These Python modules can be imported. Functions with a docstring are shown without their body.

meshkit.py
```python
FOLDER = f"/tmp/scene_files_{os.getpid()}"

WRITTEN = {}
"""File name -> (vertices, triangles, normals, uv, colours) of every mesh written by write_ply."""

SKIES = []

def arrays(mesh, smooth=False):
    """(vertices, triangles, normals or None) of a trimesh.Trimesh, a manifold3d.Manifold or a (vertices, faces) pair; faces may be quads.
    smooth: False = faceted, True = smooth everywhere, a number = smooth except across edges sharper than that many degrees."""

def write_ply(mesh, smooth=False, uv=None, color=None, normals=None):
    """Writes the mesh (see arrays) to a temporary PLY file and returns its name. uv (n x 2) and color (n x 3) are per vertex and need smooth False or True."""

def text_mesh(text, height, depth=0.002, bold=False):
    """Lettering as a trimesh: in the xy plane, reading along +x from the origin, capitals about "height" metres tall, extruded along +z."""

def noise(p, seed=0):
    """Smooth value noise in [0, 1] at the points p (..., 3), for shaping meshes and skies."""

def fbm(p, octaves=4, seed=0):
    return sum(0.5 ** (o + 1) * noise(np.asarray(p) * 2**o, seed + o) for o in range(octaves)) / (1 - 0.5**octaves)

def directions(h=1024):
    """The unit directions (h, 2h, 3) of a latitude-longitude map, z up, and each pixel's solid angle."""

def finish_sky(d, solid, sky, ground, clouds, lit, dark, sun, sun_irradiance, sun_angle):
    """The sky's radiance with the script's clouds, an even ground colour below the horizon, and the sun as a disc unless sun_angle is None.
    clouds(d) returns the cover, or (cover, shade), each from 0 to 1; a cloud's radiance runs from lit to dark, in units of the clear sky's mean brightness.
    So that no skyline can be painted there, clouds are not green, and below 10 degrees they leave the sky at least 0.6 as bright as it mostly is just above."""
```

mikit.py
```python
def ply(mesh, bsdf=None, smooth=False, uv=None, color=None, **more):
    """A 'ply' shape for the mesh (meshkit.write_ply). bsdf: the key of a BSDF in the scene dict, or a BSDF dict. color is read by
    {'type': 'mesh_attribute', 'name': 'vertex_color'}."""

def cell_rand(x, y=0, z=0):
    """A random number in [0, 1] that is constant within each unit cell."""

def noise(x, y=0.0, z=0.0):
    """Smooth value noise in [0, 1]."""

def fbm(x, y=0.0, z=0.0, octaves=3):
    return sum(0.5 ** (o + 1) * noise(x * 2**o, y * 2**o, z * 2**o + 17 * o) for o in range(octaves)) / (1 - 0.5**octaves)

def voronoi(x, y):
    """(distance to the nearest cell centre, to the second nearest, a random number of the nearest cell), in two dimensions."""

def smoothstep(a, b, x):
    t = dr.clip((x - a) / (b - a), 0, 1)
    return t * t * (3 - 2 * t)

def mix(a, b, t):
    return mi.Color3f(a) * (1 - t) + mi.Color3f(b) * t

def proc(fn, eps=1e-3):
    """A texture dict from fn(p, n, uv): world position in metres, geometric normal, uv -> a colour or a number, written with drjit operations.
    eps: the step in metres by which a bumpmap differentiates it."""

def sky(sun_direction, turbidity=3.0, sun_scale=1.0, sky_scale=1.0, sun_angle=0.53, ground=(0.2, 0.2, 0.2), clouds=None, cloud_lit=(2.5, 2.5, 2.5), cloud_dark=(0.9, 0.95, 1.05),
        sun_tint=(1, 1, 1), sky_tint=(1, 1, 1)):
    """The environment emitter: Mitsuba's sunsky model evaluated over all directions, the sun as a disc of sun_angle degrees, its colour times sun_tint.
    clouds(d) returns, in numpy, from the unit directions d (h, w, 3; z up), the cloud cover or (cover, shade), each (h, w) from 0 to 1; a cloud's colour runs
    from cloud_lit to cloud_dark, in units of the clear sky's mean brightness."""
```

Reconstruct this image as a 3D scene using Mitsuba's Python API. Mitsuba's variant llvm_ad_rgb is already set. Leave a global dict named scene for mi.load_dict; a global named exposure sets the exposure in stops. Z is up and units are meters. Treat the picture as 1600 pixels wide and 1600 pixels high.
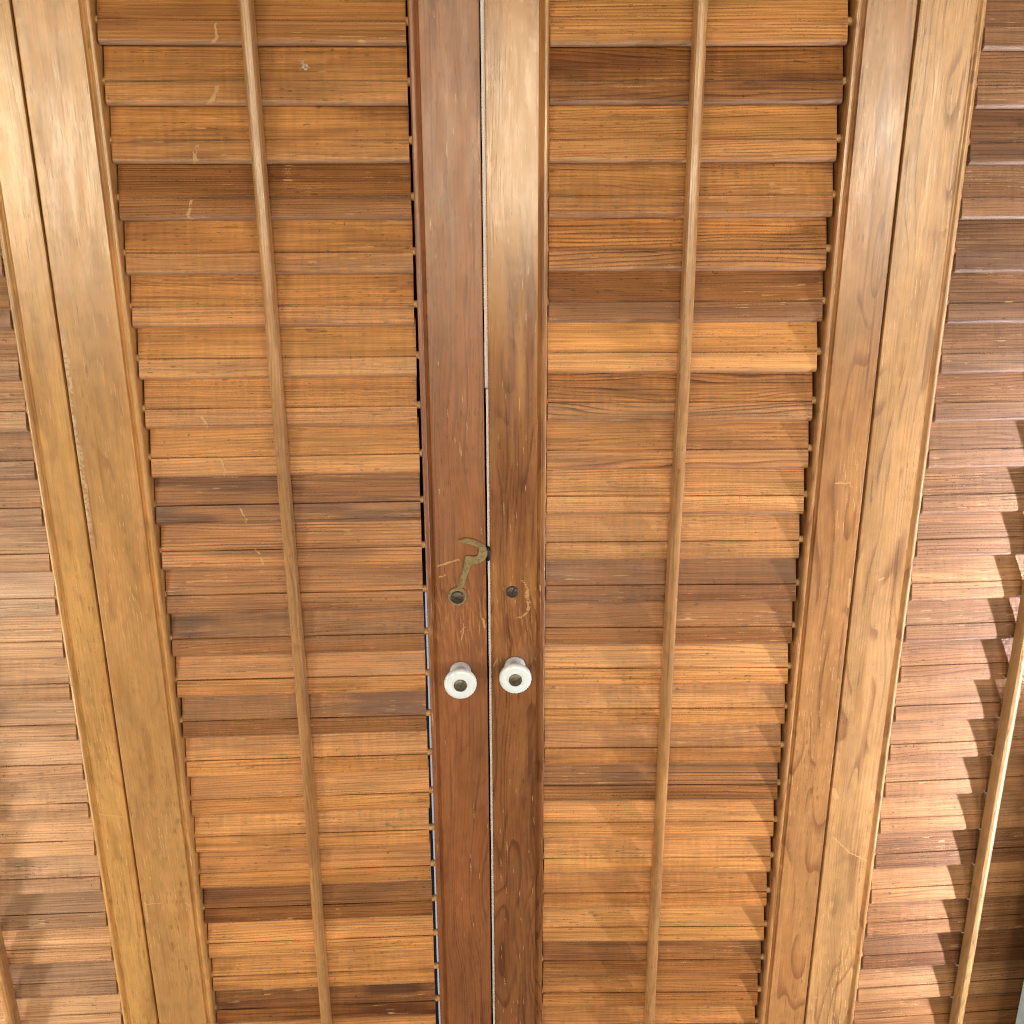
import math, random
import numpy as np
import drjit as dr
import mitsuba as mi
import trimesh
import mikit
from shapely.geometry import Polygon, Point
from shapely.ops import unary_union

random.seed(7)
rng = np.random.default_rng(7)
T = mi.ScalarTransform4f
scene, labels = {}, {}

# ---------------------------------------------------------------- camera
CZ = 1.5                                       # height of the lens above the floor
pitch, roll = math.radians(18.158), math.radians(-0.188)
F = np.array([0, math.cos(pitch), -math.sin(pitch)])
R0 = np.array([1.0, 0, 0]); U0 = np.cross(R0, F)
UP = math.cos(roll) * U0 - math.sin(roll) * R0
scene['camera'] = {'type': 'perspective', 'fov': 2 * math.degrees(math.atan(800 / 1550)), 'fov_axis': 'x',
                   'near_clip': 0.02, 'far_clip': 60.0,
                   'to_world': T().look_at(origin=[0, 0, CZ], target=[0, float(F[1]), CZ + float(F[2])], up=UP.tolist())}
exposure = 0.2

# ---------------------------------------------------------------- light: lamps of the room and its soft ambient
def lamp(key, pos, target, w, h, rad):
    scene[key] = {'type': 'rectangle', 'to_world': T().look_at(origin=pos, target=target, up=[0, 0, 1]).scale([w / 2, h / 2, 1]),
                  'bsdf': {'type': 'diffuse', 'reflectance': {'type': 'rgb', 'value': [0.5, 0.5, 0.5]}},
                  'emitter': {'type': 'area', 'radiance': {'type': 'rgb', 'value': list(rad)}}}

scene['ambient'] = {'type': 'constant', 'radiance': {'type': 'rgb', 'value': [0.105, 0.107, 0.115]}}
AIM = [0, 0.75, CZ - 0.2]
LAMPS = ((-1.2, -1.8, .10, .60, .50, (22.5, 18.8, 13.2), AIM, 'lamp behind the viewer to the left'),
         (0.10, -1.9, .14, .60, .50, (22, 18.4, 12.8), AIM, 'lamp straight behind the viewer'),
         (1.3, -1.8, .12, .60, .50, (20, 17.2, 12.8), AIM, 'lamp behind the viewer to the right'),
         (-.80, .50, -.42, .03, .75, (84, 80, 73), (-.80, .75, CZ - .46), 'narrow upright lamp close to the left end of the shutters'),
         (.69, .53, -.46, .025, .80, (190, 184, 192), (.705, .75, CZ - .46), 'narrow upright lamp close to the right end of the shutters'))
for q, (x, y, z, w, h, rad, aim, txt) in enumerate(LAMPS):
    k = 'lamp' if q == 0 else f'lamp_{q:03d}'
    lamp(k, [x, y, CZ + z], list(aim), w, h, rad)
    labels[k] = {'label': txt, 'category': 'lamp'}

# ---------------------------------------------------------------- tables: tone of every slat and board
# (lightness, redness, stain, line contrast, lines per metre, greyness)
D = (0.85, 0.35, 0.3, 0.5, 380, 0.0)
def rows(*a): return [x + D[len(x):] for x in a]
LI_T = rows((.78,.3,.5,.35),(.84,.15,.3,.25,300),(.88,.2,.5,.3),(.66,.5,.3,.8,620),(.9,.25,.35,.3,300),(1.0,.32,.45,.5,420),(.9,.15,.2,.3,420),(1.0,.32,.1,.6,700),
            (.95,.2,.2,.35,420),(.72,.62,.9,.5,330),(.92,.42,.3,.8,380),(.82,.58,.3,.6,450),(.66,.6,1.0,.6,380),(.98,.42,.2,.5,600),(.66,.62,.8,.6,380),(1.08,.25,.1,.5,500),
            (1.03,.27,.2,.6,480),(1.03,.25,.25,.3,500),(1.02,.38,.2,.4,500),(.62,.68,.6,.6,420),(1.08,.2,.15,.7,460),(1.02,.2,.3,.4,500),(.6,.62,.9,.5,420),(.98,.3))
RI_T = rows((.98,.2,.2,.8,420),(.64,.55,.5,.8,330),(.94,.2,.1,.8,520),(.88,.28,.4,.6,420),(.95,.36,.4,1.0,300),(.66,.65,.3,.6,520),(1.1,.08,.1,.4,700),(.86,.42,.2,1.0,360),
            (.92,.42,.5,.8,260),(1.02,.22,.05,.8,520),(.92,.27,.1,.6,650),(.6,.72,.3,.6,480),(.72,.66,.1,.5,380),(1.08,.15,.1,.6,260),(.97,.34,.1,.4,480),(.85,.48,.1,.5,480),
            (.76,.52,.3,.9,360),(1.02,.25,.15,.5,480),(1.03,.15,.2,.4,520),(.92,.38,.1,.5,520),(.98,.12,.2,.25,420),(.68,.64,.4,.5,420),(.82,.46,.2,.6,400),(.9,.3))
RO_T = rows((.85,.45,.2,.5,500,.2),(.85,.45,.2,.9,360,.2),(.66,.5,.5,.5,420,.2),(.8,.45,.2,.6,520,.2),(.62,.5,.5,.8,360,.2),(.66,.55,.4,.6,420,.2),(.72,.55,.4,.5,420,.2),(.8,.6,.3,.6,420,.15),
            (.88,.55,.2,.5,420,.2),(.9,.6,.3,.8,420,.1),(.9,.5,.3,.7,420,.1),(1.05,.35,.2,.5,380,.1),(.85,.6,.3,.6,380,.15),(.9,.55,.2,.5,420,.1),(1.0,.5,.2,.6,420,.1),(.92,.5,.2,.6,420,.1),
            (.95,.45,.2,.6,420,.1),(1.08,.35,.2,.5,420,.1),(.8,.65,.3,.8,520,.1),(1.05,.28,.2,.4,380,.05),(.9,.55,.2,.5,420,.1),(.66,.7,.2,.7,520,.1),(1.0,.35,.2,.5,420,.1),(.9,.4))
LO_T = rows((.8,.4),(.8,.4),(.8,.4),(.8,.4),(.8,.35,.3,.5,420,.15),(.72,.45,.6,.5,420,.15),(.8,.3,.5,.6,420,.2),(.85,.25,.3,.4,420,.2),(.66,.55,.3,.5,420,.25),(.82,.45,.3,.5,360,.2),
            (.8,.4,.3,.6,420,.25),(1.05,.3,.1,.4,560,.5),(.92,.25,.2,.5,480,.25),(.84,.5,.2,.5,420,.2),(.86,.4,.3,.5,420,.25),(.95,.35,.2,.5,480,.25),(.95,.35,.2,.4,460,.25),(1.0,.25,.2,.4,460,.2),
            (.9,.35,.15,.3,460,.3),(.7,.5,.2,.4,420,.3),(1.0,.2,.1,.7,420,.15),(.72,.5,.3,.6,420,.35),(.95,.3,.2,.4,460,.25),(.9,.35))
I0, I1 = -3, 25                                # slat numbers that are built
SLAT = []                                      # flat table, slat id -> tone
def panel_tones(tb, dim=1.0):
    first = len(SLAT)
    tb = [(x[0] * dim, x[1] - (.17 if tb is LO_T else 0.0)) + tuple(x[2:5]) + (x[5] + {id(LO_T): .18, id(RO_T): .2}.get(id(tb), 0.0),) for x in tb]
    for i in range(I0, I1 + 1):
        SLAT.append(tb[i] if 0 <= i < len(tb) else (random.uniform(.7, 1.0), random.uniform(.2, .6), .3, .5, random.uniform(350, 550), 0.1))
    return first
FIRST = {n: panel_tones(t, q) for n, t, q in (('LO', LO_T, 1.04), ('LI', LI_T, 1.0), ('RI', RI_T, 1.0), ('RO', RO_T, .80))}
NID = len(SLAT)
TAB = [mi.Float(np.array([s[k] for s in SLAT], np.float32)) for k in range(6)]
DRIP = np.full(NID, -9.0, np.float32); DLEN = np.zeros(NID, np.float32)
SPOT = np.full(NID, -9.0, np.float32)
def sid(p, i): return FIRST[p] + i - I0
SLAT_L = {'LO': (-0.554, -0.3655), 'LI': (-0.2772, -0.0733), 'RI': (0.0275, 0.2325), 'RO': (0.3315, 0.525)}
for i, s in ((0, -.1965), (1, -.2015), (2, -.2170), (3, -.2245), (7, -.2365), (8, -.2242), (9, -.2135), (10, -.2032)):
    DRIP[sid('LI', i)] = s - SLAT_L['LI'][0] + .01; DLEN[sid('LI', i)] = .30 if i < 4 else -.26
SPOT[sid('LI', 1)] = -.1421 - SLAT_L['LI'][0] + .01
DRIP, DLEN, SPOT = mi.Float(DRIP), mi.Float(DLEN), mi.Float(SPOT)

N, FB, SS, CR, MIX = mikit.noise, mikit.fbm, mikit.smoothstep, mikit.cell_rand, mikit.mix
def C(*a): return mi.Color3f(*a)

# ---------------------------------------------------------------- wood of the slats: u = 2 id + metres along, v = metres across, 0 at the crease
GOLD, RED = (.59, .282, .090), (.385, .122, .028)
def slat_parts(uv):
    ii = dr.floor(uv.x / 2)
    idx = mi.UInt32(dr.clip(ii, 0, NID - 1))
    u, v = uv.x - 2 * ii, uv.y
    L, rd, st, lc, fr, gy = [dr.gather(mi.Float, t, idx) for t in TAB]
    r1, r2 = CR(ii, 11), CR(ii, 23)
    warp = (FB(u * 7 + r1 * 90, v * 55, ii, octaves=3) - .5) * (2.2 + 5 * dr.square(r2))
    g = (v + (r1 - .5) * .05 * u) * fr + warp + r2 * 50
    k = dr.floor(g); t = g - k
    line = SS(.45, .93, t) * (1 - SS(.95, 1.0, t)) * (.3 + .7 * CR(k, ii))
    brk = SS(.15, .5, N(u * 12 + 7 * r1, v * 300, ii))
    return ii, idx, u, v, L, rd, st, lc, gy, line * (.45 + .55 * brk), r1, r2

def slat_color(p, n, uv):
    ii, idx, u, v, L, rd, st, lc, gy, line, r1, r2 = slat_parts(uv)
    hue = dr.clip(rd + (FB(u * 6 + r1 * 40, v * 60, ii + 3, octaves=4) - .5) * .55, 0, 1)
    base = MIX(GOLD, RED, hue) * (1.07 * L * (.78 + .22 * L))
    base *= 1 + (FB(u * 14, v * 130, ii + 9, octaves=4) - .5) * .6
    base *= 1 + (N(u * 55, v * 2600, ii) - .5) * .36                        # fibres
    base *= 1 + (N(u * 420, v * 60, ii + 5) - .5) * .16 * SS(.4, .7, r2)      # mill marks across the grain
    fine = SS(.4, .9, N(u * 9, v * 1250 + FB(u * 7, v * 50, ii) * 3, ii + 61))
    base *= 1 - fine * (.2 + .16 * r1)
    base *= C(1 - line * lc * .78, 1 - line * lc * .85, 1 - line * lc * .85)
    pore = SS(.80, .90, N(u * 170, v * 1500, ii + 1)) * SS(.35, .7, FB(u * 14, v * 90, ii + 31))
    base *= 1 - pore * .42
    fleck = SS(.925, .97, N(u * 330, v * 700, ii + 77)) * SS(.45, .65, FB(u * 12, v * 60, ii + 41))   # dark pits
    base *= 1 - fleck * .55
    stain = SS(.53, .72, FB(u * 11 + r2 * 30, v * 85 - r1 * 9, ii + 50, octaves=3)) * dr.minimum(st, 1)
    base = MIX(base, base * C(.36, .27, .34), stain * .8)
    lite = SS(.86, .93, N(u * 70, v * 1300, ii + 15)) * SS(.45, .7, N(u * 16, v * 90, ii + 4))
    base = MIX(base, C(.62, .38, .18), lite * .55)                           # rubbed fibres
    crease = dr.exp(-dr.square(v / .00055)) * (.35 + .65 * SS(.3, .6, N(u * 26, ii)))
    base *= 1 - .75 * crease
    edge = SS(-.0132, -.0146, v + (N(u * 60, ii) - .5) * .0012)              # lower edge greyed by wear and by floor light put into colour
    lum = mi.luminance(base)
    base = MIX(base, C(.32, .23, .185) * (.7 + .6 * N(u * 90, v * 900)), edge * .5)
    base = MIX(base, C(lum * 1.14, lum * .95, lum * .83), gy * .8)
    # dried drips of paint and one white splash
    du, dl, sp = dr.gather(mi.Float, DRIP, idx), dr.gather(mi.Float, DLEN, idx), dr.gather(mi.Float, SPOT, idx)
    d = dr.abs(u - du - dl * (.6 + .8 * r1) * v + (N(v * 260, ii * 3) - .5) * .0035)
    wd = .0003 + .0007 * r2
    drip = (1 - SS(wd, wd + .0006, d - dr.maximum(-v - .008, 0) * .12 * dr.select(dl > 0, 1.0, 0.0))) * SS(-.0145, -.0135, v + .005 * CR(ii, 91)) * (1 - SS(.0, .001, v + .006 * CR(ii, 92))) * SS(.2, .4, N(v * 700, u * 600, ii))
    base = MIX(base, C(.52, .32, .16), drip * .8)
    ds = dr.sqrt(dr.square(u - sp) + dr.square(v - .0115)) + (N(u * 700, v * 700) - .5) * .004
    base = MIX(base, C(.6, .55, .5), (1 - SS(.0012, .0032, ds)) * .75)
    return dr.clip(base, 0.004, .9)

def slat_bump(p, n, uv):
    ii, idx, u, v, L, rd, st, lc, gy, line, r1, r2 = slat_parts(uv)
    return -line * lc * .8 + (N(u * 60, v * 2200, ii) - .5) * .7 + (FB(u * 20, v * 140, ii) - .5) * 2.0

def slat_rough(p, n, uv):
    ii = dr.floor(uv.x / 2)
    return .27 + .2 * FB(uv.x * 30, uv.y * 220, ii) + .07 * CR(ii, 3)

# ---------------------------------------------------------------- wood of stiles, rods and rails: u = 10 id + height, v = metres across
# id 0 LO stile, 1 LI left, 2 LI right, 3 RI left, 4 RI right, 5 RO stile, 6 rods tan, 7 rods pale, 8 rails
BOARD = [(.49, .265, .085, .35, .4), (.465, .245, .085, .15, .5), (.27, .098, .030, .7, .12), (.24, .096, .032, .8, .25), (.385, .190, .070, .35, .5), (.425, .236, .095, .45, .6),
         (.43, .225, .085, .55, .3), (.34, .205, .088, .3, .25), (.40, .2, .09, .4, .3)]
BT = [mi.Float(np.array([b[k] for b in BOARD], np.float32)) for k in range(5)]
def near(u, v, a, b, w):                         # distance mask of the segment a-b, for scratches
    ax, ay, bx, by = *a, *b
    t = dr.clip(((u - ax) * (bx - ax) + (v - ay) * (by - ay)) / ((bx - ax) ** 2 + (by - ay) ** 2), 0, 1)
    d = dr.sqrt(dr.square(u - ax - t * (bx - ax)) + dr.square(v - ay - t * (by - ay)))
    return 1 - SS(w * .5, w, d)
# scratches: (board id, (height, across) from, to, width)   heights relative to the lens
SCR = [(2, (-.2870, -.0594), (-.2825, -.0430), .0010), (2, (-.2969, -.0586), (-.2954, -.0540), .0006), (2, (-.3451, -.0427), (-.3411, -.0390), .0005), (2, (-.3525, -.0423), (-.3440, -.0401), .0006),
       (2, (-.3341, -.0243), (-.3416, -.0228), .0012), (3, (-.3793, -.0159), (-.3734, -.0126), .0008), (4, (-.2221, .2540), (-.2222, .2651), .0008), (4, (-.2222, .2651), (-.2254, .2679), .0005),
       (4, (-.3034, .2740), (-.3277, .2749), .0011), (5, (-.3055, .2990), (-.3039, .3032), .0009), (5, (-.5512, .2851), (-.5690, .3020), .0006), (5, (-.5690, .3020), (-.5807, .3224), .0006), (5, (-.5034, .2814), (-.5108, .2845), .0028),
       (5, (-.5072, .3159), (-.5166, .3187), .0016), (1, (-.6016, -.3262), (-.6009, -.3116), .0006), (1, (-.6002, -.3260), (-.6202, -.3261), .0014), (1, (-.6011, -.2910), (-.6047, -.2874), .0010),
       (0, (-.5084, -.3558), (-.5124, -.3359), .0009), (1, (-.3364, -.3285), (-.3449, -.3281), .0018)]
def board_parts(uv):
    ii = dr.floor((uv.x + 5) / 10)
    idx = mi.UInt32(dr.clip(ii, 0, len(BOARD) - 1))
    u, v = uv.x - 10 * ii, uv.y
    warp = (FB(u * 5, v * 30, ii * 3 + 1, octaves=3) - .5) * 9
    g = v * 340 + warp + u * 3
    k = dr.floor(g); t = g - k
    line = SS(.3, .9, t) * (1 - SS(.9, 1.0, t)) * (.2 + .8 * CR(k, ii + 40))
    line *= .35 + .65 * SS(.3, .65, N(u * 14, v * 300, ii))
    return ii, idx, u, v, line

def board_color(p, n, uv):
    ii, idx, u, v, line = board_parts(uv)
    r, g, b, lc, wear = [dr.gather(mi.Float, t, idx) for t in BT]
    base = C(r, g, b)
    base *= 1 + (FB(u * 10, v * 60, ii, octaves=4) - .5) * .55
    base *= 1 + (FB(u * 120, v * 240, ii + 8, octaves=2) - .5) * .22
    base *= 1 + (N(u * 60, v * 2400, ii) - .5) * .24
    base *= C(1 - line * lc * .5, 1 - line * lc * .58, 1 - line * lc * .58)
    # figured contour lines of flat-sawn boards, and worn honey patches of board 3, thickened upward as painted sheen
    cc = FB(u * 4.5 + ii * 3.7, v * 26, ii + 55, octaves=3) * 9 + v * 30; ct = cc - dr.floor(cc)
    fig = SS(.62, .93, ct) * (1 - SS(.95, 1.0, ct)) * SS(.35, .6, N(u * 20, v * 120, ii + 33)) * dr.select(dr.abs(ii - 4) < 1.5, 1.0, .35)
    base *= C(1 - fig * .34, 1 - fig * .42, 1 - fig * .42)
    worn_sheen = SS(.30, .85, FB(u * 13, v * 150, 81, octaves=4) + .30 * dr.clip((u + .17) / .22, -1, 1)) * dr.select(dr.abs(ii - 3) < .5, 1.0, 0.0)
    base = MIX(base, C(.45, .215, .06), worn_sheen * .75)
    pore = SS(.80, .9, N(u * 110, v * 1500, ii + 2)) * SS(.4, .7, FB(u * 9, v * 60, ii + 12))
    base *= 1 - pore * .35
    dark = SS(.60, .76, FB(u * 13 + 5, v * 75, ii + 70, octaves=3))
    base = MIX(base, base * C(.70, .56, .42), dark * .42)
    streak = SS(.74, .86, N(u * 16 + (N(u * 40, v * 90) - .5) * .6, v * 330, ii + 90)) * SS(.5, .7, N(u * 5, v * 40, ii + 6))
    base = MIX(base, base * C(.48, .38, .36), streak * .6)
    # light nicks along the grain
    for q, (fu, fv, pr) in enumerate(((95, 420, .16), (60, 300, .10))):
        sk = v * fv + (u * fu) * .12
        cu, cv = dr.floor(u * fu), dr.floor(sk)
        ru, rv, rp = CR(cu, cv, ii * 7 + q), CR(cu, cv, ii * 7 + q + 300), CR(cu, cv, ii * 7 + q + 600)
        lu = (u * fu - cu - .5) / (.18 + .3 * ru); lv = (sk - cv - .3 - .4 * rv) / .13
        nick = (1 - SS(.5, 1.0, dr.sqrt(dr.square(lu) + dr.square(lv)))) * dr.select(rp < pr * wear * 1.6, 1.0, 0.0) * SS(.36, .55, FB(u * 7, v * 30, ii + 21))
        base = MIX(base, C(.62, .42, .22), nick * .6)
    sc = mi.Float(0)
    for bid, a, c, w in SCR:
        sc = dr.maximum(sc, near(u + (N(u * 500, v * 500) - .5) * .0012, v, a, c, w) * dr.select(dr.abs(ii - bid) < .5, 1.0, 0.0))
    # the arc that the hook scraped round the screw on the right leaf
    ru_, rv_ = u + .3128, v + .0002
    rad = dr.sqrt(dr.square(ru_) + dr.square(rv_ * 1.0)); ang = dr.atan2(-ru_, rv_)
    arcw = .0005 + .0011 * SS(-.3, .3, ang) * (1 - SS(.7, 1.2, ang))
    arc = (1 - SS(arcw, arcw + .0006, dr.abs(rad - .0125 - .011 * SS(.2, 1.25, ang) + (N(ang * 9) - .5) * .0012))) * SS(-1.1, -.7, ang) * (1 - SS(1.3, 1.5, ang)) * SS(.25, .45, N(ang * 14, rad * 700))
    sc = dr.maximum(sc, arc * dr.select(dr.abs(ii - 3) < .5, 1.0, 0.0))
    # scuffs where hands and the hook rubbed both middle boards
    hand = dr.exp(-dr.square((u + .335) / .05)) * SS(.62, .78, N(u * 130 + v * 500, v * 900, ii + 5)) * dr.select(dr.abs(ii - 2.5) < 1, 1.0, 0.0)
    base = MIX(base, C(.56, .27, .10), hand * .3)
    base = MIX(base, C(.58, .34, .15), sc * .7)
    # flaked old paint along the hinge edge of the left leaf
    fl = SS(-.09, -.12, u) * (1 - SS(-.245, -.275, u)) * (1 - SS(.0012, .0035, v + .3280 + (N(u * 400, v * 400) - .5) * .003)) * SS(.38, .5, N(u * 600, v * 700)) * dr.select(dr.abs(ii - 1) < .5, 1.0, 0.0)
    base = MIX(base, C(.55, .50, .36), fl * .5)
    return dr.clip(base, 0.004, .9)

def board_bump(p, n, uv):
    ii, idx, u, v, line = board_parts(uv)
    return -line * .5 + (N(u * 60, v * 2000, ii) - .5) * .7 + (FB(u * 30, v * 90, ii) - .5) * 2.5 + (N(u * 260, v * 420, ii + 3) - .5) * .5

def board_rough(p, n, uv):
    ii = dr.floor((uv.x + 5) / 10)
    return .21 + .18 * FB(uv.x * 26, uv.y * 160, ii) + dr.select(dr.abs(ii - 2) < .5, .10, 0.0) - dr.select(dr.abs(ii - 3) < .5, .04, 0.0)

def varnish(col, rough, bump, scale, eps, spec):
    return {'type': 'twosided', 'b': {'type': 'bumpmap', 'arbitrary': mikit.proc(bump, eps), 'scale': scale,
            'nested': {'type': 'principled', 'base_color': mikit.proc(col), 'roughness': mikit.proc(rough), 'specular': spec}}}
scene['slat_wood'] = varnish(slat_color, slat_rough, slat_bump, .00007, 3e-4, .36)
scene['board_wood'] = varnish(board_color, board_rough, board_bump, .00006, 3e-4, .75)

def plain(col, rough=.5, metallic=0.0, **k):
    return {'type': 'twosided', 'b': {'type': 'principled', 'base_color': col if isinstance(col, dict) else {'type': 'rgb', 'value': list(col)}, 'roughness': rough, 'metallic': metallic, **k}}
def brass_color(p, n, uv):
    m = FB(p.x * 420, p.z * 420, p.y * 420, octaves=3)
    c = MIX((.46, .35, .165), (.30, .235, .115), SS(.42, .66, m))
    return MIX(c, C(.55, .42, .2), SS(.7, .85, N(p.x * 900, p.z * 900)) * .5)
def iron_color(p, n, uv):
    return MIX((.07, .058, .052), (.13, .105, .08), SS(.35, .8, FB(p.x * 1100, p.z * 1100, p.y * 700)))
def steel_color(p, n, uv):
    return MIX((.14, .125, .095), (.24, .215, .16), SS(.35, .8, FB(p.x * 1100, p.z * 1100, p.y * 700)))
def peg_color(p, n, uv):
    return C(.52, .33, .15) * (.7 + .6 * N(p.x * 900, p.z * 900, p.y * 300))
scene['old_brass'] = plain(mikit.proc(brass_color), .34, .6)
scene['dark_iron'] = plain(mikit.proc(iron_color), .45, .6)
scene['dull_steel'] = plain(mikit.proc(steel_color), .42, .7)
scene['porcelain'] = plain((.80, .90, .955), .05, 0.0, specular=.55, clearcoat=1.0, clearcoat_gloss=.97)
scene['peg_wood'] = plain(mikit.proc(peg_color), .6)
scene['white_paint'] = plain((.86, .84, .82), .5)
scene['staple_metal'] = plain((.55, .54, .52), .4, .4)
scene['flat_black'] = plain((.012, .012, .014), .6)
scene['unlit_dark'] = plain((.05, .05, .055), .9)
scene['hinge_metal'] = plain((.2, .15, .08), .4, .8)
def blue_color(p, n, uv):
    return C(.50, .70, .78) * (.93 + .10 * N(p.x * 60, p.z * 1500) + .06 * N(p.x * 500, p.z * 300))
scene['blue_paint'] = plain(mikit.proc(blue_color), .5)

# ---------------------------------------------------------------- mesh helpers
def extrude(prof, a0, a1, axis, n=1, uoff=0.0, v0=0.0, sharp=25, caps=True, wob=None):
    """Closed profile [(x or z, y)] along an axis ('x' or 'z') from a0 to a1, uv = (along + uoff, distance round the profile + v0).
    Corners sharper than 'sharp' degrees are split. Returns (vertices, faces, uv)."""
    P = np.asarray(prof, float); m = len(P)
    nxt = np.roll(P, -1, 0) - P
    ang = np.arctan2(nxt[:, 1], nxt[:, 0])
    turn = np.abs((np.degrees(ang - np.roll(ang, 1)) + 180) % 360 - 180)
    dist = np.r_[0, np.cumsum(np.linalg.norm(nxt, axis=1))]
    A = np.linspace(a0, a1, n + 1)
    V, Fc, UV = [], [], []
    def row(p, v):
        i = len(V)
        for a in A:
            o = wob(a) if wob else (0, 0)
            V.append((a, p[1] + o[1], p[0] + o[0]) if axis == 'x' else (p[0] + o[0], p[1] + o[1], a)); UV.append((a + uoff, v + v0))
        return i
    start = [None] * (m + 1); end = [None] * (m + 1)
    for j in range(m):
        if j == 0 or turn[j] > sharp: start[j] = row(P[j], dist[j])
        else: start[j] = end[j]
        end[j + 1] = row(P[(j + 1) % m], dist[j + 1])
        i, k = start[j], end[j + 1]
        for s in range(n): Fc.append((i + s, i + s + 1, k + s + 1)); Fc.append((i + s, k + s + 1, k + s))
    if caps:
        for q, a in ((0, a0), (n, a1)):
            poly = Polygon(P)
            pv, pf = trimesh.creation.triangulate_polygon(poly, engine='earcut')
            i = len(V)
            o = wob(a) if wob else (0, 0)
            for p in pv:
                V.append((a, p[1] + o[1], p[0] + o[0]) if axis == 'x' else (p[0] + o[0], p[1] + o[1], a)); UV.append((a + uoff + p[1], p[0] + v0))
            Fc += [tuple(i + x for x in f) for f in pf]
    V, Fc = np.array(V), np.array(Fc)
    # orient outwards
    me = trimesh.Trimesh(V, Fc, process=False)
    w = me.copy(); w.merge_vertices(merge_tex=True, merge_norm=True)
    c = np.array([P[:, 0].mean(), P[:, 1].mean()])
    side = Fc[:2 * n * m]
    vol = me.volume
    if vol < 0: Fc[:2 * n * m] = side[:, ::-1]
    if caps:
        for f0, sgn in ((2 * n * m, -1), (2 * n * m + (len(Fc) - 2 * n * m) // 2, 1)):
            blk = Fc[f0:f0 + (len(Fc) - 2 * n * m) // 2]
            nn = np.cross(V[blk[:, 1]] - V[blk[:, 0]], V[blk[:, 2]] - V[blk[:, 0]])[:, 0 if axis == 'x' else 2]
            fl = np.sign(nn) != sgn
            blk[fl] = blk[fl][:, ::-1]
    return V, Fc, np.array(UV)

def ply_of(m, mat):
    return mikit.ply((m[0], m[1]), mat, smooth=True, uv=m[2])

def arc(cx, cy, r, a0, a1, n):
    return [(cx + r * math.cos(math.radians(a)), cy + r * math.sin(math.radians(a))) for a in np.linspace(a0, a1, n)]

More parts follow.
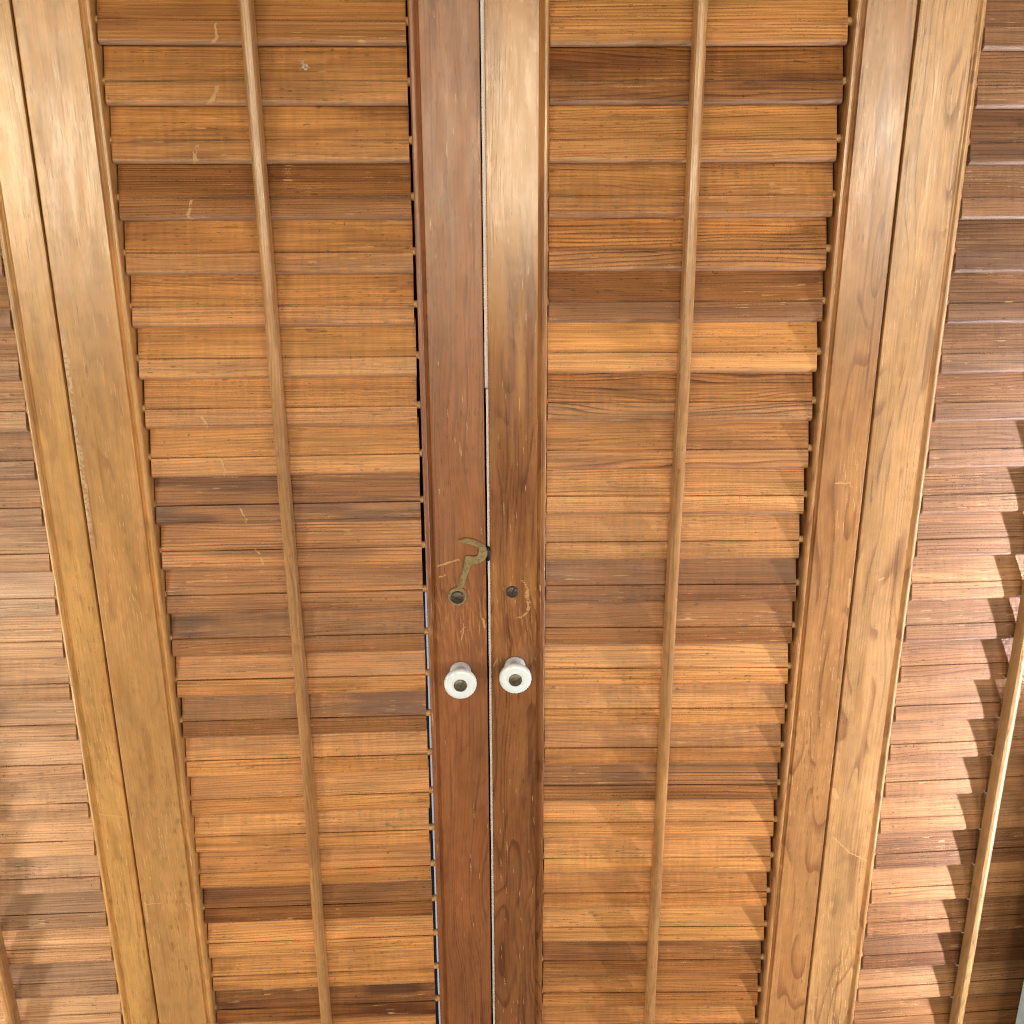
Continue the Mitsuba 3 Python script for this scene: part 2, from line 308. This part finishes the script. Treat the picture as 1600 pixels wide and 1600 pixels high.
used = {}
def key_of(name, parent=None):
    base = (parent + '__' if parent else '') + name
    if base not in scene and base not in labels and base not in used:
        used[base] = 1; return base
    k = 1
    while f'{base}_{k:03d}' in used: k += 1
    used[f'{base}_{k:03d}'] = 1
    return f'{base}_{k:03d}'
def put(name, parent, shape, M, label=None):
    k = key_of(name, parent)
    scene[k] = {**shape, 'to_world': M}
    if label: labels[k] = {'label': label}
    return k

# ---------------------------------------------------------------- dark box added behind the shutters to shut out light
ZT, ZB = 0.33, -1.0
def box(x0, x1, y0, y1, z0, z1):
    b = trimesh.creation.box((x1 - x0, y1 - y0, z1 - z0)); b.apply_translation(((x0 + x1) / 2, (y0 + y1) / 2, (z0 + z1) / 2 + CZ)); return b
back_mesh = trimesh.util.concatenate([box(-.66, .66, .93, .95, ZB - .06, ZT + .06), box(-.66, -.622, .70, .93, ZB - .06, ZT + .06), box(.622, .66, .72, .93, ZB - .06, ZT + .06),
                                   box(-.622, .622, .74, .93, ZT + .004, ZT + .06), box(-.622, .622, .74, .93, ZB - .06, ZB - .004)])
scene['back_box'] = mikit.ply(back_mesh, 'unlit_dark'); labels['back_box'] = {'label': 'dark box added behind the shutters to shut out light', 'category': 'back_box', 'kind': 'structure'}
glow_slab = box(-.0872, -.05, .915, .92, -.97, -.385)  # glowing strip added so that white shows in one slot of the left leaf
scene['back_glow'] = mikit.ply(glow_slab, {'type': 'diffuse', 'reflectance': {'type': 'rgb', 'value': [.3, .3, .3]}})
scene['back_glow']['emitter'] = {'type': 'area', 'radiance': {'type': 'rgb', 'value': [.36, .37, .39]}}
labels['back_glow'] = {'label': 'glowing white strip added behind one slot of the shutters', 'category': 'back_glow'}

# ---------------------------------------------------------------- shutter panels
PITCH = .038
PAN = {'LO': (.7515, 3.067, -.0607 + 4 * PITCH), 'LI': (.7481, 2.787, .0918), 'RI': (.75296, .298, .0923), 'RO': (.7355, 4.269, .0899)}
YF, YB = -.007, .0195                           # front and back faces of the stiles
# slat section: (z relative to the crease, y); the crease is the pivot
sl = [(.0265, .0070), (.0273, .0080), (.0265, .0102), (0, .0065), (-.0120, .0042), (-.0145, .0034), (-.0156, .0019)]
sl += [(-.0155, .0004), (-.0148, -.0010), (-.0136, -.0019), (-.0122, -.00215), (-.0006, -.0002), (-.0003, .0007), (.0002, .0007), (.0006, .00005)]
perim = 0.0
for a, b in zip(sl[:-5], sl[1:-4]): pass
def slat_v0():
    d = 0.0
    for j in range(len(sl) - 1):
        if j == 12: break
        d += math.dist(sl[j], sl[j + 1])
    return d
# start the profile at the bottom so that v rises with height on the front face
sl2 = sl[6:] + sl[:6]
def dist_to(j): return sum(math.dist(sl2[q], sl2[q + 1]) for q in range(j))
V0 = -dist_to(6.0.__int__())                    # the groove lies near index 6-7 of sl2
def stile_profile(s0, s1, bead):
    """Section of a stile; bead -1 / +1 = moulded edge at s0 / s1."""
    c = .0012
    w = s1 - s0
    # built for a bead at s1 and mirrored when needed
    pts = [(0, YB - c), (0, YF + c), (c * .3, YF + c * .3), (c, YF), (w - .0074, YF), (w - .0071, YF + .0006), (w - .0068, YF + .0022), (w - .0060, YF + .0029), (w - .0052, YF + .0022)]
    pts += [(w - .0022 + .0024 * math.cos(math.radians(a)) * 1.0, YF + .0024 - .0024 * math.sin(math.radians(a))) for a in (165, 140, 115, 90, 65, 40, 15)]
    pts = [(min(x, w), y) for x, y in pts]
    pts += [(w, YF + .0045), (w, YB - c), (w - c, YB), (c, YB)]
    if bead < 0: pts = [(w - x, y) for x, y in pts][::-1]
    return [(s0 + x, y) for x, y in pts]

rod_prof = [(-.0045, -.0058)] + [(-.0045, -.0125), (-.0040, -.0148), (-.0028, -.0162), (-.001, -.0169), (.001, -.0169), (.0028, -.0162), (.0040, -.0148), (.0045, -.0125)] + [(.0045, -.0058)]

INFO = {  # stiles: (s0, s1, bead side, board id), slat span from SLAT_L, rod centre, rod board id
    'LO': ([(-.606, -.5575, 1, 0), (-.3622, -.3312, -1, 0)], -.4595, 6),
    'LI': ([(-.3290, -.2785, 1, 1), (-.0694, -.0213, -1, 2)], -.1750, 6),
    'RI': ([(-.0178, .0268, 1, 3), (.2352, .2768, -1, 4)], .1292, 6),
    'RO': ([(.2795, .3272, 1, 5), (.5285, .575, -1, 5)], .4278, 7)}
LAB = {'LO': 'far left louvered shutter panel of greyed brown slats, cut by the left edge',
       'LI': 'louvered shutter panel left of the centre gap with the brass hook and paint drips',
       'RI': 'louvered shutter panel right of the centre gap with a lone screw above its knob',
       'RO': 'far right louvered shutter panel with a rod shadow across its pinkish slats'}
KEY, MAT = {}, {}
peg_mesh = trimesh.creation.cylinder(.0029, 1.0, sections=14); peg_mesh.apply_transform(trimesh.transformations.rotation_matrix(math.pi / 2, [0, 1, 0]))
peg_ply = mikit.ply(peg_mesh, 'peg_wood', smooth=40)
for n in ('LO', 'LI', 'RI', 'RO'):
    y0, yaw, z0 = PAN[n]
    M = T().translate([0, y0, CZ]).rotate([0, 0, 1], yaw)
    k = key_of('shutter_panel'); KEY[n], MAT[n] = k, M
    used[k] = 1
    labels[k] = {'label': LAB[n], 'category': 'shutter', 'group': 'hinged louvered shutter panels'}
    stiles, rod_s, rod_id = INFO[n]
    for s0, s1, bead, bid in stiles:
        pr = stile_profile(s0, s1, bead)
        v0 = pr[0][0] if bead > 0 else 0
        # v = across position on the front face
        prf = pr
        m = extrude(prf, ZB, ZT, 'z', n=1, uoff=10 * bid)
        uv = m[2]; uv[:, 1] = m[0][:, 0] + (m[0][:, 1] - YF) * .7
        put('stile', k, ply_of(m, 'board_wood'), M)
    sa, sb = SLAT_L[n]
    in0, in1 = stiles[0][1], stiles[1][0]
    ztop = z0 - PITCH * I0 + .0156 + .029
    zbot = z0 - PITCH * I1 - .006
    for za, zb in ((ztop + .002, ZT), (ZB, zbot)):
        m = extrude([(zb, YB), (za, YB), (za, YF + .002), (zb, YF + .002)], in0 + .0005, in1 - .0005, 'x', uoff=0)
        uv = m[2]; uv[:] = np.c_[80 + m[0][:, 0], m[0][:, 2] * .9 + m[0][:, 1]]
        put('rail', k, ply_of(m, 'board_wood'), M)
    for i in range(I0, I1 + 1):
        idn = sid(n, i)
        zc = z0 - PITCH * i + .0156
        la, lb = sa + rng.normal(0, .0003), sb + rng.normal(0, .0003)
        if n == 'LI': lb += .0022 - .0030 * (i / 22)
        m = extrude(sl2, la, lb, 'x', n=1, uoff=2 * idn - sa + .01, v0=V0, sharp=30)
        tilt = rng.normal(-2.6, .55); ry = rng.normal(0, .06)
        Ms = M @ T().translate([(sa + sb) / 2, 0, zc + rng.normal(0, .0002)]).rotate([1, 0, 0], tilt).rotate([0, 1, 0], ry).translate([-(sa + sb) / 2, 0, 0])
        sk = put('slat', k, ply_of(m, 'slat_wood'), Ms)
        for e0, e1 in ((in0 - .004, la + .004), (lb - .004, in1 + .004)):
            put('peg', sk, peg_ply, M @ T().translate([(e0 + e1) / 2, .0036, zc]).scale([e1 - e0, 1, 1]))
    ph = rng.uniform(0, 6, 4)
    wob = lambda a: (.0005 * math.sin(a * 7 + ph[0]) + .0003 * math.sin(a * 17 + ph[1]), .0004 * math.sin(a * 9 + ph[2]))
    m = extrude([(rod_s + x, y) for x, y in rod_prof], zbot + .004, ztop - .01, 'z', n=60, uoff=10 * rod_id, v0=.02 + abs(rod_s), wob=wob)
    rk = put('tilt_rod', k, ply_of(m, 'board_wood'), M)
    st = []
    for dx in (-.0022, .0022):
        c = trimesh.creation.cylinder(.00055, .0065, sections=8); c.apply_transform(trimesh.transformations.rotation_matrix(math.pi / 2, [1, 0, 0])); c.apply_translation((dx, -.0036, 0)); st.append(c)
    c = trimesh.creation.cylinder(.00055, .0044, sections=8); c.apply_transform(trimesh.transformations.rotation_matrix(math.pi / 2, [0, 1, 0])); c.apply_translation((0, -.0066, 0)); st.append(c)
    sp = mikit.ply(trimesh.util.concatenate(st), 'staple_metal', smooth=40)
    off = {'LO': .0, 'LI': 0, 'RI': 0, 'RO': -.0035}[n]
    for i in range(I0, I1 + 1):
        put('staple', rk, sp, M @ T().translate([rod_s + off, .001, z0 - PITCH * i + .0035]))

# ---------------------------------------------------------------- hardware on the two middle stiles
def screw(radius, height, slot_deg, depth=.0014, dome=True):
    import manifold3d as m3
    prof = [(0, 0), (radius, 0), (radius, height * .35)] + [(radius * math.cos(a), height * (.35 + .65 * math.sin(a))) for a in np.linspace(.15, math.pi / 2 - .02, 7)] + [(0, height)]
    cs = m3.CrossSection([np.array(prof)[::1].tolist()])
    body = m3.Manifold.revolve(cs, 40)
    cut = m3.Manifold.cube((radius * 2.3, radius * .30, height * 2), True).rotate((0, 0, slot_deg)).translate((0, 0, height * 2 - depth))
    b = body - cut
    me = b.to_mesh(); t = trimesh.Trimesh(me.vert_properties[:, :3], me.tri_verts)
    t.apply_transform(trimesh.transformations.rotation_matrix(math.pi / 2, [1, 0, 0]))   # local +z -> -y, towards the room
    return t
def lathe(prof, n=72):
    t = trimesh.creation.revolve(np.array(prof), sections=n)
    t.apply_transform(trimesh.transformations.rotation_matrix(math.pi / 2, [1, 0, 0]))
    return t
# knob: radius, distance from the stile
kp = [(0, 0), (.0078, 0), (.0086, .0007), (.0088, .0022), (.0083, .0040), (.0074, .0062), (.0069, .0088), (.0071, .0114), (.0083, .0142), (.0103, .0168), (.0122, .0190), (.0131, .0210),
      (.0132, .0226), (.0127, .0242), (.0118, .0252), (.0104, .0256), (.0088, .0258), (.0074, .0258), (.0064, .0257), (.0057, .0255), (0, .0254)]
from scipy.interpolate import splprep, splev
def smooth_prof(p, n):
    q = np.array(p); tck, _ = splprep(q[1:-1].T, s=0, k=3); x, y = splev(np.linspace(0, 1, n), tck)
    return np.vstack([q[:1], np.c_[x, y], q[-1:]])
for n, s, z, deg in (('LI', -.0435, -.3805, 55), ('RI', .0021, -.3795, 28)):
    at = MAT[n] @ T().translate([s, YF, z])
    kk = put('knob', KEY[n], mikit.ply(lathe(smooth_prof(kp, 60)), 'porcelain', smooth=45), at, 'glossy white porcelain knob')
    put('screw', kk, mikit.ply(screw(.0054, .0020, deg), 'dull_steel', smooth=30), MAT[n] @ T().translate([s, YF - .0252, z]))
# hook: outline in (s, z) on the left leaf
ho = [(-42.6, -264.9), (-40.3, -263.7), (-37.7, -263.2), (-35, -263.3), (-32.4, -263.9), (-29.6, -264.8), (-27.1, -265.9), (-24.8, -267.3), (-23.0, -268.8), (-21.5, -270.5), (-20.6, -272.4),
      (-20.1, -274.2), (-20.0, -275.9), (-20.5, -278.2), (-21.5, -280.3), (-23, -282), (-24.8, -283.3), (-27.5, -284.3), (-30.5, -284.8), (-32.7, -284.9), (-34.9, -289.7), (-37.3, -297.5), (-39.2, -304.5),
      (-44.6, -304.5), (-41.6, -294.5), (-39.2, -286), (-37.3, -278.6), (-36.6, -277.9), (-35.5, -277.8), (-33, -278.4), (-29.7, -278.6), (-28.2, -277.7), (-27.4, -276.2), (-26.8, -274.8), (-26.6, -273.2), (-27, -271.8), (-28.0, -270.5),
      (-30, -269.2), (-32.4, -268.4), (-36.5, -267.2), (-40.2, -266.7), (-41.8, -265.9)]
hp = unary_union([Polygon(ho), Point(-44.5, -312.5).buffer(7.5, 24)]).buffer(.9).buffer(-.9).buffer(-.35).buffer(.35).difference(Point(-44.5, -312.5).buffer(4.6, 20))
def bevel_plate(poly, th, bev):
    a = trimesh.creation.extrude_polygon(poly, th - bev, engine='earcut')
    b = trimesh.creation.extrude_polygon(poly.buffer(-bev * .8), bev, engine='earcut'); b.apply_translation((0, 0, th - bev))
    import manifold3d as m3
    lo = trimesh.util.concatenate([a, b])
    return a, b
def chamfer_extrude(poly, th, bev):
    """Plate with a stepped round-over on its front edge: three thin layers."""
    out = []
    h = 0.0
    for inset, hh in ((0, th - bev), (bev * .35, th - bev * .45), (bev * .9, th)):
        m = trimesh.creation.extrude_polygon(poly.buffer(-inset), hh - h + (.02 if h else 0), engine='earcut')
        m.apply_translation((0, 0, h - (.02 if h else 0))); out.append(m); h = hh
    return trimesh.util.concatenate(out)
hm = chamfer_extrude(hp, 2.4, .8)
V = np.array(hm.vertices) / 1000
hook = trimesh.Trimesh(np.c_[V[:, 0], YF - .0022 - V[:, 2], V[:, 1]], hm.faces[:, ::-1], process=False)
hook.fix_normals()
hk = put('hook', KEY['LI'], mikit.ply(hook, 'old_brass'), MAT['LI'], 'tarnished brass hook latch swung upward')
ws = lathe([(0, 0), (.0046, 0), (.0046, .0024), (0, .0024)], 32)
put('washer', hk, mikit.ply(ws, 'dark_iron', smooth=40), MAT['LI'] @ T().translate([-.0445, YF, -.3125]))
put('screw', hk, mikit.ply(screw(.0055, .0026, -18), 'dark_iron', smooth=30), MAT['LI'] @ T().translate([-.0445, YF - .0044, -.3125]))
put('screw', KEY['RI'], mikit.ply(screw(.0050, .0022, 62), 'dark_iron', smooth=30), MAT['RI'] @ T().translate([-.0002, YF, -.3128]), 'small dark slotted screw without its hook')
# pale strips along the meeting edge of the right leaf, and a black lump set in the gap behind the hook
for a0, a1, w in ((-.1458, ZT, .0026), (ZB, -.1466, .0019)):
    m = extrude([(-.0178 - w, YF + .0025), (-.0178 - w, YB - .004), (-.01785, YB - .004), (-.01785, YF + .0025)], a0, a1, 'z')
    put('edge_strip', KEY['RI'], mikit.ply((m[0], m[1]), 'white_paint'), MAT['RI'], 'thin white strip along the meeting edge')
b = trimesh.creation.icosphere(3, 1.0); b.apply_scale((.0024, .004, .0068)); b.apply_translation((-.0192, YF + .0035, -.2805))
put('black_lump', KEY['RI'], mikit.ply(b, 'flat_black', smooth=True), MAT['RI'], 'small black lump in the centre gap beside the hook')

# ---------------------------------------------------------------- pale blue board in front of the far right panel
bm = extrude([(.4665, -.040), (.4675, -.041), (.62, -.041), (.62, -.052), (.4675, -.052), (.4665, -.051)][::-1], ZB, -.40, 'z')
m = (bm[0], bm[1])
scene['blue_board'] = mikit.ply(m, 'blue_paint'); scene['blue_board']['to_world'] = MAT['RO']
labels['blue_board'] = {'label': 'pale blue upright board at the lower right corner before the shutters', 'category': 'board'}
